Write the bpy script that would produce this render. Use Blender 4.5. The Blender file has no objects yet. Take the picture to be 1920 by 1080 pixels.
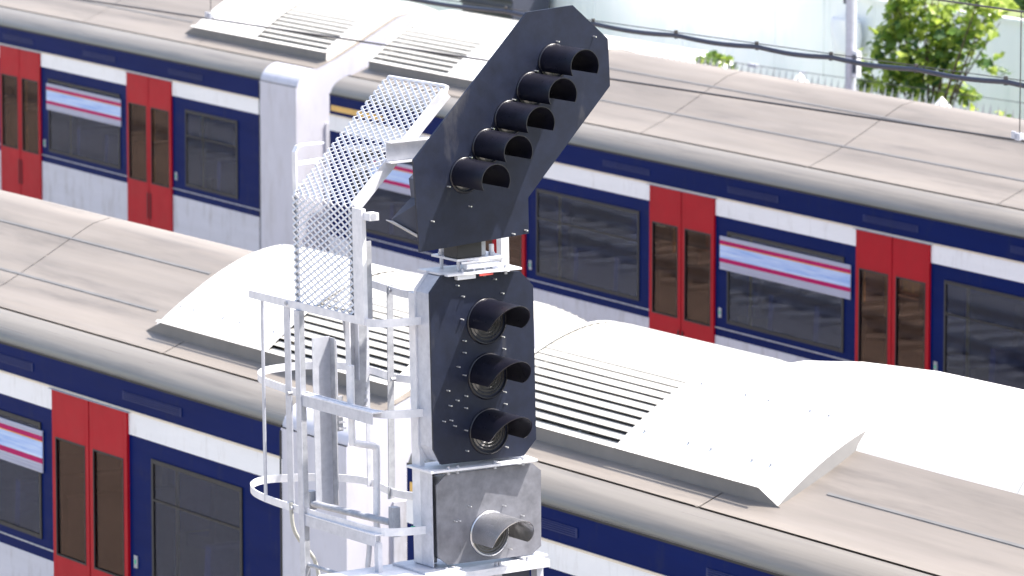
import bpy, bmesh, math, random
from mathutils import Vector, Matrix, noise
random.seed(7)
R = math.radians
S = bpy.context.scene
COL = S.collection
# ------------------------------------------------------------ camera, light, exposure
CAMZ = 9.37
cd = bpy.data.cameras.new("camera"); cam = bpy.data.objects.new("camera", cd); COL.objects.link(cam)
cam.location = (0, 0, CAMZ); cam.rotation_euler = (R(90 - 8.195), 0, 0)
cd.sensor_width = 36; cd.lens = 187.5; cd.clip_start = 0.5; cd.clip_end = 2000
cd.dof.use_dof = True; cd.dof.focus_distance = 24.7; cd.dof.aperture_fstop = 8.0
S.camera = cam
SUN = Vector((0.566, -0.027, 1.0)).normalized()
w = bpy.data.worlds.new("World"); S.world = w; w.use_nodes = True
nt = w.node_tree; bg = nt.nodes["Background"]
sky = nt.nodes.new("ShaderNodeTexSky"); sky.sky_type = 'NISHITA'; sky.sun_disc = False
sky.sun_elevation = math.asin(SUN.z); sky.sun_rotation = math.atan2(SUN.x, SUN.y)
sky.air_density = 1.0; sky.dust_density = 4.0
nt.links.new(sky.outputs[0], bg.inputs[0]); bg.inputs[1].default_value = 0.15
ld = bpy.data.lights.new("sun", 'SUN'); ld.energy = 4.6; ld.angle = R(0.53); ld.color = (1.0, 0.945, 0.87)
so = bpy.data.objects.new("sun", ld); COL.objects.link(so)
so.rotation_euler = SUN.to_track_quat('Z', 'Y').to_euler(); so.location = (20, 0, 40)
S.view_settings.view_transform = 'Standard'; S.view_settings.look = 'None'
S.view_settings.exposure = 1.38; S.view_settings.gamma = 1.0
S.cycles.max_bounces = 8

# ------------------------------------------------------------ materials
def mat(name, col, rough=0.5, metal=0.0, var=0.12, scale=6.0, bump=0.0, bscale=60.0, col2=None, stretch=None, spec=0.5, trans=0.0, coat=0.0, obj=True):
    m = bpy.data.materials.new(name); m.use_nodes = True
    t = m.node_tree; N = t.nodes; L = t.links; b = N["Principled BSDF"]
    tc = N.new("ShaderNodeTexCoord"); mp = N.new("ShaderNodeMapping"); L.new(tc.outputs["Object"], mp.inputs[0])
    if stretch: mp.inputs["Scale"].default_value = stretch
    nz = N.new("ShaderNodeTexNoise"); nz.inputs["Scale"].default_value = scale; nz.inputs["Detail"].default_value = 6
    nz.inputs["Roughness"].default_value = 0.65
    L.new(mp.outputs[0], nz.inputs["Vector"])
    cr = N.new("ShaderNodeValToRGB"); e = cr.color_ramp.elements
    c2 = col2 if col2 else tuple(min(1, c * (1 + var)) for c in col)
    c1 = col if col2 else tuple(c * (1 - var) for c in col)
    e[0].position = 0.32; e[0].color = (*c1, 1); e[1].position = 0.68; e[1].color = (*c2, 1)
    L.new(nz.outputs[0], cr.inputs[0]); L.new(cr.outputs[0], b.inputs["Base Color"])
    b.inputs["Metallic"].default_value = metal
    b.inputs["Specular IOR Level"].default_value = spec
    if coat: b.inputs["Coat Weight"].default_value = coat; b.inputs["Coat Roughness"].default_value = 0.15
    mr = N.new("ShaderNodeMapRange"); mr.inputs["To Min"].default_value = max(0, rough - 0.08); mr.inputs["To Max"].default_value = min(1, rough + 0.1)
    n2 = N.new("ShaderNodeTexNoise"); n2.inputs["Scale"].default_value = scale * 3; L.new(mp.outputs[0], n2.inputs["Vector"])
    L.new(n2.outputs[0], mr.inputs[0]); L.new(mr.outputs[0], b.inputs["Roughness"])
    if bump:
        n3 = N.new("ShaderNodeTexNoise"); n3.inputs["Scale"].default_value = bscale; n3.inputs["Detail"].default_value = 4
        L.new(mp.outputs[0], n3.inputs["Vector"])
        bp = N.new("ShaderNodeBump"); bp.inputs["Strength"].default_value = bump; bp.inputs["Distance"].default_value = 0.01
        L.new(n3.outputs[0], bp.inputs["Height"]); L.new(bp.outputs[0], b.inputs["Normal"])
    if trans:
        tr = N.new("ShaderNodeBsdfTranslucent"); L.new(cr.outputs[0], tr.inputs[0])
        mx = N.new("ShaderNodeMixShader"); mx.inputs[0].default_value = trans
        L.new(b.outputs[0], mx.inputs[1]); L.new(tr.outputs[0], mx.inputs[2]); L.new(mx.outputs[0], N["Material Output"].inputs[0])
    return m
def grimy(m, dirt, scale, lo, hi, amt, stretch=(0.3, 1, 1), zlow=None):
    t = m.node_tree; N = t.nodes; L = t.links; b = N["Principled BSDF"]; src = b.inputs["Base Color"].links[0].from_socket
    tc = N.new("ShaderNodeTexCoord"); mp = N.new("ShaderNodeMapping"); mp.inputs["Scale"].default_value = stretch; L.new(tc.outputs["Object"], mp.inputs[0])
    nz = N.new("ShaderNodeTexNoise"); nz.inputs["Scale"].default_value = scale; nz.inputs["Detail"].default_value = 10; nz.inputs["Roughness"].default_value = .7; L.new(mp.outputs[0], nz.inputs["Vector"])
    mr = N.new("ShaderNodeMapRange"); mr.inputs["From Min"].default_value = lo; mr.inputs["From Max"].default_value = hi; mr.inputs["To Max"].default_value = amt; L.new(nz.outputs[0], mr.inputs[0])
    mx = N.new("ShaderNodeMix"); mx.data_type = 'RGBA'; mx.inputs[7].default_value = (*dirt, 1); L.new(mr.outputs[0], mx.inputs[0]); L.new(src, mx.inputs[6]); L.new(mx.outputs[2], b.inputs["Base Color"])
def chipped(name, base, chip, rough, thr=0.70, scale=9):
    """dark enamel with scuffs and scratches where the paint has worn"""
    m = mat(name, base, rough, var=0.25, scale=14)
    t = m.node_tree; N = t.nodes; L = t.links; b = N["Principled BSDF"]
    src = b.inputs["Base Color"].links[0].from_socket
    tc = N.new("ShaderNodeTexCoord"); mp = N.new("ShaderNodeMapping"); mp.inputs["Scale"].default_value = (1, 1, 0.35)
    mp.inputs["Rotation"].default_value = (0, 0.4, 0)
    L.new(tc.outputs["Object"], mp.inputs[0])
    nz = N.new("ShaderNodeTexNoise"); nz.inputs["Scale"].default_value = scale; nz.inputs["Detail"].default_value = 12; nz.inputs["Roughness"].default_value = 0.62
    L.new(mp.outputs[0], nz.inputs["Vector"])
    cr = N.new("ShaderNodeValToRGB"); e = cr.color_ramp.elements; e[0].position = thr; e[0].color = (0, 0, 0, 1); e[1].position = thr + 0.10; e[1].color = (1, 1, 1, 1)
    L.new(nz.outputs[0], cr.inputs[0])
    mx = N.new("ShaderNodeMix"); mx.data_type = 'RGBA'; mx.inputs[7].default_value = (*chip, 1)
    L.new(cr.outputs[0], mx.inputs[0]); L.new(src, mx.inputs[6]); L.new(mx.outputs[2], b.inputs["Base Color"])
    return m
M = {}
M['black'] = chipped('black_enamel', (0.0075, 0.011, 0.026), (0.05, 0.05, 0.058), 0.5, 0.60, 3); M['black'].node_tree.nodes['Principled BSDF'].inputs['Specular IOR Level'].default_value = 0.3
M['blackgloss'] = mat('black_hood_paint', (0.006, 0.006, 0.012), 0.30, var=0.3, scale=20)
M['galv'] = mat('galvanised_steel', (0.42, 0.435, 0.49), 0.45, metal=0.3, scale=22, col2=(0.54, 0.555, 0.61), bump=0.05, bscale=90)
M['galvd'] = mat('weathered_galvanised_steel', (0.28, 0.29, 0.32), 0.55, metal=0.3, scale=18, col2=(0.44, 0.45, 0.48))
M['galvb'] = mat('bright_galvanised_steel', (0.56, 0.57, 0.61), 0.42, metal=0.15, scale=16, col2=(0.72, 0.72, 0.75))
M['greyp'] = chipped('grey_panel_paint', (0.135, 0.138, 0.158), (0.155, 0.155, 0.17), 0.5, 0.72, 7)
M['hoodm'] = mat('bare_metal_hood', (0.50, 0.50, 0.52), 0.22, metal=0.85, scale=10, var=0.15)
M['lens'] = mat('dark_lens_glass', (0.075, 0.075, 0.075), 0.08, var=0.2, scale=30, coat=1.0)
M['clearlens'] = mat('ribbed_lens_glass', (0.10, 0.10, 0.09), 0.10, var=0.3, scale=30, coat=1.0)
M['screw'] = mat('steel_screw', (0.7, 0.7, 0.7), 0.3, metal=0.6)
M['green'] = mat('green_tape', (0.02, 0.42, 0.22), 0.5)
M['redp'] = mat('red_paint_mark', (0.45, 0.06, 0.05), 0.5)
M['rubber'] = mat('grey_cable_sheath', (0.42, 0.42, 0.38), 0.5)
M['blue'] = mat('blue_coach_paint', (0.0006, 0.010, 0.085), 0.42, var=0.12, scale=1.2, stretch=(0.4, 1, 3), spec=0.03)
M['ventblue'] = mat('faded_blue_vent', (0.03, 0.04, 0.12), 0.5, spec=0.1)
M['red'] = mat('red_door_paint', (0.38, 0.006, 0.016), 0.42, var=0.1, scale=2, spec=0.08)
M['white'] = mat('white_coach_paint', (0.80, 0.80, 0.80), 0.35, var=0.05, scale=2, stretch=(0.5, 1, 3))
M['cream'] = mat('cream_gutter_trim', (0.72, 0.62, 0.48), 0.4, var=0.08)
M['pale'] = mat('pale_grey_coach_paint', (0.52, 0.52, 0.58), 0.4, var=0.05, scale=2)
M['lowgrey'] = mat('light_grey_lower_panel', (0.50, 0.51, 0.57), 0.4, var=0.06, scale=2, stretch=(0.4, 1, 3))
M['roof'] = mat('grey_beige_roof_paint', (0.155, 0.136, 0.118), 0.5, scale=2.2, col2=(0.225, 0.198, 0.172), stretch=(0.12, 2.4, 1), bump=0.03, bscale=5)
M['cant'] = mat('brushed_cantrail_metal', (0.20, 0.175, 0.145), 0.30, metal=0.2, scale=2, col2=(0.27, 0.24, 0.20), stretch=(0.1, 8, 8))
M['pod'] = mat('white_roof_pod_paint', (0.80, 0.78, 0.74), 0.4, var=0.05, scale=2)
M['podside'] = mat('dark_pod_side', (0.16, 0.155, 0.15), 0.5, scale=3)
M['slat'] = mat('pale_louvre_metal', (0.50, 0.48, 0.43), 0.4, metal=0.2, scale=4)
def glassmat(name, tint, refl=0.2):
    m = bpy.data.materials.new(name); m.use_nodes = True; t = m.node_tree; N = t.nodes; L = t.links; N.remove(N["Principled BSDF"])
    tr = N.new("ShaderNodeBsdfTransparent"); tr.inputs[0].default_value = (*tint, 1); gl = N.new("ShaderNodeBsdfGlossy"); gl.inputs["Roughness"].default_value = 0.03
    tc = N.new("ShaderNodeTexCoord"); nz = N.new("ShaderNodeTexNoise"); nz.inputs["Scale"].default_value = 1.6; bp = N.new("ShaderNodeBump"); bp.inputs["Strength"].default_value = 0.04; bp.inputs["Distance"].default_value = 0.01
    L.new(tc.outputs["Object"], nz.inputs["Vector"]); L.new(nz.outputs[0], bp.inputs["Height"]); L.new(bp.outputs[0], gl.inputs["Normal"])
    fr = N.new("ShaderNodeFresnel"); fr.inputs[0].default_value = 1.35; mu = N.new("ShaderNodeMath"); mu.operation = 'MULTIPLY'; mu.inputs[1].default_value = refl
    L.new(fr.outputs[0], mu.inputs[0]); mx = N.new("ShaderNodeMixShader"); L.new(mu.outputs[0], mx.inputs[0]); L.new(tr.outputs[0], mx.inputs[1]); L.new(gl.outputs[0], mx.inputs[2])
    L.new(mx.outputs[0], N["Material Output"].inputs[0]); return m
M['glass'] = glassmat('tinted_window_glass', (0.50, 0.55, 0.68)); M['brownglass'] = glassmat('bronze_tinted_door_glass', (0.58, 0.47, 0.43))
M['lining'] = mat('cream_interior_lining', (0.42, 0.40, 0.36), 0.6); M['ifloor'] = mat('dark_vinyl_floor', (0.06, 0.06, 0.07), 0.6)
M['seatb'] = mat('blue_moquette', (0.02, 0.035, 0.16), 0.9, scale=40, col2=(0.05, 0.07, 0.22)); M['pole'] = mat('yellow_grab_pole', (0.60, 0.42, 0.04), 0.4)
M['rubberb'] = mat('black_rubber', (0.015, 0.015, 0.017), 0.6)
M['seat'] = mat('grey_seat_fabric', (0.13, 0.12, 0.13), 0.8)
M['yellow'] = mat('yellow_warning_stripe', (0.70, 0.42, 0.10), 0.45)
M['magenta'] = mat('magenta_banner_band', (0.42, 0.003, 0.10), 0.5, spec=.1)
M['orange'] = mat('orange_banner_line', (0.80, 0.32, 0.03), 0.5)
M['bannerblue'] = mat('pale_blue_banner', (0.20, 0.36, 0.72), 0.5, scale=2.2, col2=(0.60, 0.70, 0.86), stretch=(0.6, 1, 14))
M['bannerwhite'] = mat('white_banner_strip', (0.34, 0.35, 0.46), 0.5, scale=3, col2=(0.46, 0.47, 0.56), stretch=(0.2, 1, 30))
M['dark'] = mat('dark_underframe', (0.03, 0.028, 0.026), 0.8)
M['steel'] = mat('worn_rail_steel', (0.35, 0.33, 0.31), 0.3, metal=0.7)
M['ballast'] = mat('stone_ballast', (0.16, 0.15, 0.13), 0.95, scale=14, col2=(0.34, 0.31, 0.28), bump=1.0, bscale=18)
M['sleeper'] = mat('concrete_sleeper', (0.36, 0.34, 0.31), 0.9, scale=5)
M['wire'] = mat('dark_overhead_wire', (0.05, 0.045, 0.045), 0.5)
M['cable'] = mat('dark_blue_black_cable', (0.022, 0.024, 0.045), 0.45)
M['mint'] = mat('pale_mint_hoarding', (0.87, 0.90, 0.86), 0.5, scale=1.3, col2=(0.94, 0.94, 0.91), stretch=(1.6, 1.6, 0.35))
M['whitesheet'] = mat('white_sheet', (0.86, 0.86, 0.86), 0.5, var=0.03)
M['fence'] = mat('galvanised_palisade', (0.62, 0.64, 0.62), 0.4, metal=0.3, scale=10)
M['bark'] = mat('grey_brown_bark', (0.10, 0.075, 0.05), 0.9, scale=12, bump=0.5)
M['leaf'] = mat('yellow_green_leaf', (0.26, 0.38, 0.05), 0.45, scale=2.5, col2=(0.50, 0.58, 0.12), trans=0.6)
M['leafm'] = mat('mid_green_leaf', (0.08, 0.16, 0.02), 0.45, scale=2.5, col2=(0.16, 0.26, 0.04), trans=0.4)
M['leafd'] = mat('dark_green_leaf', (0.03, 0.08, 0.02), 0.5, scale=3, col2=(0.07, 0.15, 0.03), trans=0.3)
M['grass'] = mat('rough_grass', (0.07, 0.12, 0.03), 0.9, scale=3, col2=(0.16, 0.18, 0.07), bump=0.6, bscale=12)
M['concrete'] = mat('pale_concrete', (0.52, 0.52, 0.49), 0.9, scale=2)
M['cabinet'] = mat('charcoal_cabinet', (0.05, 0.055, 0.08), 0.6)
M['vanw'] = mat('white_van_paint', (0.84, 0.84, 0.82), 0.3, var=0.02)

grimy(M['roof'], (0.07, 0.062, 0.055), 3.2, .52, .72, .55, (0.12, 1.6, 1)); grimy(M['pod'], (0.35, 0.33, 0.30), 4, .55, .75, .45, (0.5, 1, 1))
grimy(M['lowgrey'], (0.20, 0.18, 0.16), 5, .50, .75, .6, (1.2, 1, 0.35)); grimy(M['white'], (0.45, 0.42, 0.38), 6, .54, .76, .5, (1.5, 1, 0.3)); grimy(M['pale'], (0.30, 0.28, 0.28), 4, .5, .75, .5, (1, 1, 0.3))
grimy(M['mint'], (0.6, 0.68, 0.62), 2.5, .52, .75, .5, (1, 1, 0.25)); grimy(M['blue'], (0.03, 0.035, 0.06), 5, .55, .75, .5, (1, 1, 0.4)); grimy(M['cant'], (0.09, 0.08, 0.07), 4, .5, .7, .5, (0.15, 3, 3))

# ------------------------------------------------------------ mesh builder
class MB:
    def __init__(s): s.v = []; s.f = []; s.m = []; s.sm = []; s.mats = []
    def mi(s, m):
        if m not in s.mats: s.mats.append(m)
        return s.mats.index(m)
    def add(s, vs, fs, m, smooth=False):
        o = len(s.v); s.v += [tuple(v) for v in vs]; k = s.mi(m)
        for f in fs: s.f.append([i + o for i in f]); s.m.append(k); s.sm.append(smooth)
        return s
    def box(s, x0, x1, y0, y1, z0, z1, m):
        vs = [(x, y, z) for x in (x0, x1) for y in (y0, y1) for z in (z0, z1)]
        return s.add(vs, [(0, 1, 3, 2), (4, 6, 7, 5), (0, 4, 5, 1), (2, 3, 7, 6), (0, 2, 6, 4), (1, 5, 7, 3)], m)
    def obox(s, c, ax, ay, az, m):   # centre and half-axis vectors
        c = Vector(c); ax = Vector(ax); ay = Vector(ay); az = Vector(az)
        vs = [c + ax * i + ay * j + az * k for i in (-1, 1) for j in (-1, 1) for k in (-1, 1)]
        return s.add(vs, [(0, 1, 3, 2), (4, 6, 7, 5), (0, 4, 5, 1), (2, 3, 7, 6), (0, 2, 6, 4), (1, 5, 7, 3)], m)
    def prism(s, poly, axis, a, b, m, smooth=False):   # polygon in the other two axes, swept along axis a..b
        def P(u, v, t):
            return (t, u, v) if axis == 'x' else (u, t, v) if axis == 'y' else (u, v, t)
        n = len(poly); vs = [P(u, v, a) for u, v in poly] + [P(u, v, b) for u, v in poly]
        s.add(vs, [(i, (i + 1) % n, n + (i + 1) % n, n + i) for i in range(n)], m, smooth)
        s.add(vs, [list(range(n - 1, -1, -1)), list(range(n, 2 * n))], m)
        return s
    def tube(s, pts, r, m, n=10, caps=True):
        pts = [Vector(p) for p in pts]; rings = []
        prev = None
        for i, p in enumerate(pts):
            t = (pts[min(i + 1, len(pts) - 1)] - pts[max(i - 1, 0)]).normalized()
            u = prev - t * prev.dot(t) if prev is not None else (Vector((0, 0, 1)).cross(t) if abs(t.z) < 0.95 else Vector((1, 0, 0)).cross(t))
            u.normalize(); prev = u; v = t.cross(u)
            rr = r[i] if isinstance(r, (list, tuple)) else r
            rings.append([p + (u * math.cos(2 * math.pi * k / n) + v * math.sin(2 * math.pi * k / n)) * rr for k in range(n)])
        vs = [q for g in rings for q in g]; fs = []
        for i in range(len(pts) - 1):
            for k in range(n): fs.append((i * n + k, i * n + (k + 1) % n, (i + 1) * n + (k + 1) % n, (i + 1) * n + k))
        s.add(vs, fs, m, True)
        if caps: s.add(vs, [list(range(n - 1, -1, -1)), [(len(pts) - 1) * n + k for k in range(n)]], m)
        return s
    def band(s, pts, wdir, hw, th, m):   # flat bar following pts; hw half width along wdir
        pts = [Vector(p) for p in pts]; wd = Vector(wdir).normalized(); n = len(pts); vs = []
        for i, p in enumerate(pts):
            t = (pts[min(i + 1, n - 1)] - pts[max(i - 1, 0)]).normalized(); o = t.cross(wd).normalized() * th / 2
            for a, b in ((-1, -1), (1, -1), (1, 1), (-1, 1)): vs.append(p + wd * hw * a + o * b)
        fs = []
        for i in range(n - 1):
            for k in range(4): fs.append((i * 4 + k, i * 4 + (k + 1) % 4, (i + 1) * 4 + (k + 1) % 4, (i + 1) * 4 + k))
        fs += [(3, 2, 1, 0), tuple((n - 1) * 4 + k for k in range(4))]
        return s.add(vs, fs, m)
    def build(s, name, parent=None, label=None, bevel=0):
        me = bpy.data.meshes.new(name); me.from_pydata(s.v, [], s.f)
        for m in s.mats: me.materials.append(M[m])
        me.polygons.foreach_set("material_index", s.m); me.polygons.foreach_set("use_smooth", s.sm)
        bm = bmesh.new(); bm.from_mesh(me); bmesh.ops.recalc_face_normals(bm, faces=bm.faces); bm.to_mesh(me); bm.free()
        me.update()
        o = bpy.data.objects.new(name, me); COL.objects.link(o)
        if parent is not None: o.parent = parent
        if label: o['label'] = label
        if bevel:
            b = o.modifiers.new("edge", 'BEVEL'); b.width = bevel; b.segments = 2; b.limit_method = 'ANGLE'; b.angle_limit = R(40)
        return o
def tag(o, label=None, cat=None, group=None, kind=None):
    for k, v in (('label', label), ('category', cat), ('group', group), ('kind', kind)):
        if v: o[k] = v
    return o
def empty(name, mtx, label, cat, group=None):
    o = bpy.data.objects.new(name, None); COL.objects.link(o); o.matrix_world = mtx; o.empty_display_size = 0.3
    return tag(o, label, cat, group)
def smoothline(pts, n=6):   # Catmull-Rom
    P = [Vector(p) for p in pts]; out = []
    for i in range(len(P) - 1):
        a, b, c, d = P[max(i - 1, 0)], P[i], P[i + 1], P[min(i + 2, len(P) - 1)]
        for k in range(n):
            t = k / n
            out.append(0.5 * ((2 * b) + (c - a) * t + (2 * a - 5 * b + 4 * c - d) * t * t + (3 * b - a - 3 * c + d) * t ** 3))
    out.append(P[-1]); return out
def frame(loc, ang): return Matrix.Translation(loc) @ Matrix.Rotation(ang, 4, 'Z')
# the two running lines: x along the track towards the right of the picture, y away from the camera
FAR = frame((-6.197, 64.346, 0), R(-61.30)); NEAR = frame((-3.813, 39.255, 0), R(-58.83))
FARG, NEARG = 8.45, 5.65      # where the two coaches of each train meet

# ------------------------------------------------------------ ground and tracks
g = MB(); g.add([(-600, -300, -0.35), (600, -300, -0.35), (600, 900, -0.35), (-600, 900, -0.35)], [(0, 1, 2, 3)], 'ballast')
tag(g.build('ground'), kind='structure')
b = MB(); b.prism([(4.6, -0.33), (5.6, 0.55), (400, 0.55), (400, -0.33)], 'x', -200, 200, 'grass')
o = b.build('embankment'); o.matrix_world = FAR; tag(o, kind='structure')
for T, off in ((NEAR, 1.4), (FAR, -3.7), (FAR, 1.4)):
    b = MB()
    b.prism([(off - 2.0, -0.34), (off - 1.5, -0.20), (off + 1.5, -0.20), (off + 2.0, -0.34)], 'x', -120, 90, 'ballast')
    for k in range(-180, 135): b.box(k * 0.65, k * 0.65 + 0.26, off - 1.25, off + 1.25, -0.25, -0.15, 'sleeper')
    for q in (-0.7525, 0.7175): b.prism([(off + q - .06, -.148), (off + q + .095, -.148), (off + q + .05, -.10), (off + q + .055, 0.0), (off + q - .02, 0.0), (off + q - .015, -.10)], 'x', -120, 90, 'steel')
    o = b.build('track'); o.matrix_world = T; tag(o, kind='structure')

# ------------------------------------------------------------ coaches
CL = 18.1; DOORS = [3.75 - .22 + 3.68 * i for i in range(4)]
DOORS = [3.75, 7.43, 11.11, 14.79]; CL = 18.54; W = 2.8
side = [(0.05, 0.98), (0.0, 1.25), (0.0, 3.30)]
canti = [(0.012, 3.305), (0.012, 3.325), (0.03, 3.37), (0.06, 3.41), (0.10, 3.445), (0.15, 3.475), (0.21, 3.495)]
rooft = [(0.22, 3.505), (0.235, 3.492), (0.25, 3.495), (0.50, 3.60), (0.80, 3.76), (1.10, 3.93), (1.25, 4.01), (1.40, 4.045)]
def mir(p): return [(W - y, z) for y, z in reversed(p)]
def loft(mb, prof, x0, x1, m, smooth=True):
    n = len(prof); vs = [(x0, y, z) for y, z in prof] + [(x1, y, z) for y, z in prof]
    mb.add(vs, [(i, i + 1, n + i + 1, n + i) for i in range(n - 1)], m, smooth)
def podz(y):   # top surface of the roof pod across the coach
    t = abs(y - 1.4) / 0.98
    return 4.15 - 0.49 * t ** 1.7
def make_coach(mtx, label):
    root = empty('train_coach', mtx, label, 'train', 'coaches of the two blue, white and red trains')
    PE = CL - 0.9
    b = MB()   # body sides, blue paint, ends
    lowp = [(0.05, 0.98), (0.0, 1.25), (0.0, 1.86)]; upp = [(0.0, 2.77), (0.0, 3.30)]
    for P in (lowp, upp, mir(lowp), mir(upp)): loft(b, P, 0, PE, 'blue', False)
    wins = [(0.55, 2.35)] + [(DOORS[i] + 0.82, DOORS[i + 1] - 0.82) for i in range(3)] + [(DOORS[3] + 0.95, DOORS[3] + 2.3)]
    ops = sorted([(d - .6, d + .6, 0) for d in DOORS] + [(a + .03, c - .03, 1) for a, c in wins]); x = 0.0
    for yy in (0.0, W):
        x = 0.0
        for a, c, wn_ in ops + [(PE, PE, 0)]:
            b.add([(x, yy, 1.86), (a, yy, 1.86), (a, yy, 2.77), (x, yy, 2.77)], [(0, 1, 2, 3)], 'blue')
            if wn_: b.add([(a, yy, 1.86), (c, yy, 1.86), (c, yy, 1.96), (a, yy, 1.96)], [(0, 1, 2, 3)], 'blue')
            x = c
    full = side + canti + rooft + mir(rooft)[1:] + mir(canti) + mir(side)
    b.add([(0.0, y, z) for y, z in full], [list(range(len(full)))], 'pale')
    b.box(0, CL, 0.06, W - 0.06, 0.9, 0.978, 'dark')
    b.build('body', root)
    b = MB(); b.box(0.02, CL - .02, .06, W - .06, 1.10, 1.14, 'ifloor')
    for yy in (.05, W - .07):
        b.box(.02, CL - .02, yy, yy + .02, 1.141, 1.84, 'lining'); b.box(.02, CL - .02, yy, yy + .02, 2.79, 3.2, 'lining')
    b.box(.02, CL - .02, .071, W - .071, 3.18, 3.2, 'lining'); b.box(.3, CL - .3, .9, 1.0, 3.14, 3.179, 'white'); b.box(.3, CL - .3, 1.8, 1.9, 3.14, 3.179, 'white')
    b.build('interior_lining', root)
    for x0 in [.75, 1.65] + [d + o_ for d in DOORS[:3] for o_ in (.95, 1.75, 2.55)] + [DOORS[3] + 1.1, DOORS[3] + 1.9]:
        for ya, yb in ((.12, 1.02), (1.78, 2.68)):
            b = MB(); b.prism([(x0, 1.52), (x0 + .44, 1.55), (x0 + .5, 2.25), (x0 + .42, 2.27), (x0 + .36, 1.64), (x0, 1.62)], 'y', ya, yb, 'seatb'); b.prism([(x0 + .2, 1.14), (x0 + .28, 1.14), (x0 + .28, 1.53), (x0 + .2, 1.53)], 'y', ya + .2, yb - .2, 'seat'); b.build('seat', root, bevel=.02)
    for d in DOORS:
        for sx in (-.66, .66):
            for yy in (.35, W - .35): MB().tube([(d + sx, yy, 1.14), (d + sx, yy, 3.18)], .016, 'pole', 8).build('grab_pole', root)
    b = MB()
    for P in (side, mir(side)): loft(b, P, PE, CL, 'pale', False)
    loft(b, canti, PE, CL, 'pale'); loft(b, mir(canti), PE, CL, 'pale')
    b.add([(CL, y, z) for y, z in full], [list(range(len(full)))], 'pale')
    b.box(PE - .01, PE + .01, -0.006, 0.0, 1.0, 3.28, 'dark')
    b.box(CL + .001, CL + .02, 0.35, 0.75, 1.2, 2.9, 'lowgrey')
    b.build('end_panel', root, 'pale grey end section of the coach')
    b = MB(); b.box(0, PE, -.003, .012, 3.301, 3.318, 'dark'); loft(b, canti, 0, PE, 'cant'); loft(b, mir(canti), 0, PE, 'cant'); b.build('cantrail', root)
    b = MB(); xs = 0.0
    full_roof = rooft + mir(rooft)[1:]
    k = 0
    while xs < CL - 0.01:
        xe = min(CL, xs + 3.09); loft(b, full_roof, xs, xe - 0.012, 'roof')
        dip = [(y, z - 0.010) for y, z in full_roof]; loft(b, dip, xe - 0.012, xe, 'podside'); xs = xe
    for y, zz in ((0.62, 3.664), (1.06, 3.907), (1.74, 3.907), (2.18, 3.664)):  # shadow lines along the roof, put in as ribs, dark on the near half
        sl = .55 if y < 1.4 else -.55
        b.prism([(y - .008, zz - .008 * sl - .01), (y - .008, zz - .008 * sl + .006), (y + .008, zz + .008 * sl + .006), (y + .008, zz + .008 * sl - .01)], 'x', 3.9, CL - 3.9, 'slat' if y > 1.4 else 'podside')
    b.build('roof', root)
    # gutter rail, waist lines, livery bands
    for sgn in (0, 1):
        def Y(a, c): return (-a, -c) if not sgn else (W + c, W + a)
        y0, y1 = Y(0.004, 0.0)
        edges = [0] + DOORS + [PE + .62]
        for i in range(5):
            a = edges[i] + (0.6 if i else 0.0); c = edges[i + 1] - 0.6
            MB().box(a, c, y0, y1, 2.925, 3.085, 'white').build('white_stripe', root)
            MB().box(a, c, y0, y1, 1.26, 1.79, 'lowgrey').build('lower_panel', root)
        b = MB(); y0, y1 = Y(0.012, 0.0)
        b.box(0, PE, y0, y1, 3.088, 3.102, 'cream')
        y0, y1 = Y(0.007, 0.0)
        for i in range(5):
            a = edges[i] + (0.6 if i else 0.0); c = edges[i + 1] - 0.6
            b.box(a, c, y0, y1, 1.862, 1.874, 'galvd')
        for k in range(7):
            xv = 1.2 + k * 2.35
            b.box(xv, xv + 0.9, y0, y1, 3.165, 3.225, 'ventblue')
            for q in range(4): b.box(xv + .02, xv + .88, *Y(0.010, 0.006), 3.173 + q * .014, 3.178 + q * .014, 'blue')
        b.build('trim', root)
        for dx in DOORS:   # a pair of red sliding leaves
            b = MB(); ya, yb = Y(0.022, 0.0); yc, yd = Y(0.028, 0.02)
            for s_ in (-1, 1):
                x0, x1 = sorted((dx + s_ * 0.008, dx + s_ * 0.6))
                wx0, wx1 = x0 + 0.055, x1 - 0.055
                b.box(x0, wx0, ya, yb, 1.0, 3.083, 'red'); b.box(wx1, x1, ya, yb, 1.0, 3.083, 'red')
                b.box(wx0, wx1, ya, yb, 1.0, 1.86, 'red'); b.box(wx0, wx1, ya, yb, 2.74, 3.083, 'red')
            b.box(dx - .008, dx + .008, *Y(0.012, 0.0), 1.0, 3.083, 'rubberb')
            b.box(dx - .64, dx + .64, *Y(0.034, 0.0), 3.0845, 3.0875, 'galvd')
            for hx in (-.05, .03): b.box(dx + hx, dx + hx + .02, *Y(0.030, 0.0225), 1.45, 1.75, 'rubberb')
            d = b.build('door', root, bevel=0.004)
            MB().box(dx + .67, dx + .72, *Y(0.010, 0.001), 1.97, 2.06, 'galvd').box(dx + .685, dx + .705, *Y(0.014, 0.0105), 2.0, 2.03, 'green').build('door_button', root)
            for s_ in (-1, 1):
                x0, x1 = sorted((dx + s_ * 0.008, dx + s_ * 0.6)); g_ = MB(); wx0, wx1 = x0 + 0.055, x1 - 0.055
                g_.box(wx0 + .001, wx1 - .001, *Y(0.013, 0.009), 1.861, 2.739, 'brownglass')
                for (p, q, r_, t_) in ((wx0, wx0 + .012, 1.86, 2.74), (wx1 - .012, wx1, 1.86, 2.74), (wx0 + .012, wx1 - .012, 1.86, 1.872), (wx0 + .012, wx1 - .012, 2.728, 2.74)):
                    g_.box(p, q, *Y(0.0245, 0.014), r_, t_, 'rubberb')
                g_.build('door_window', d)
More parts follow.
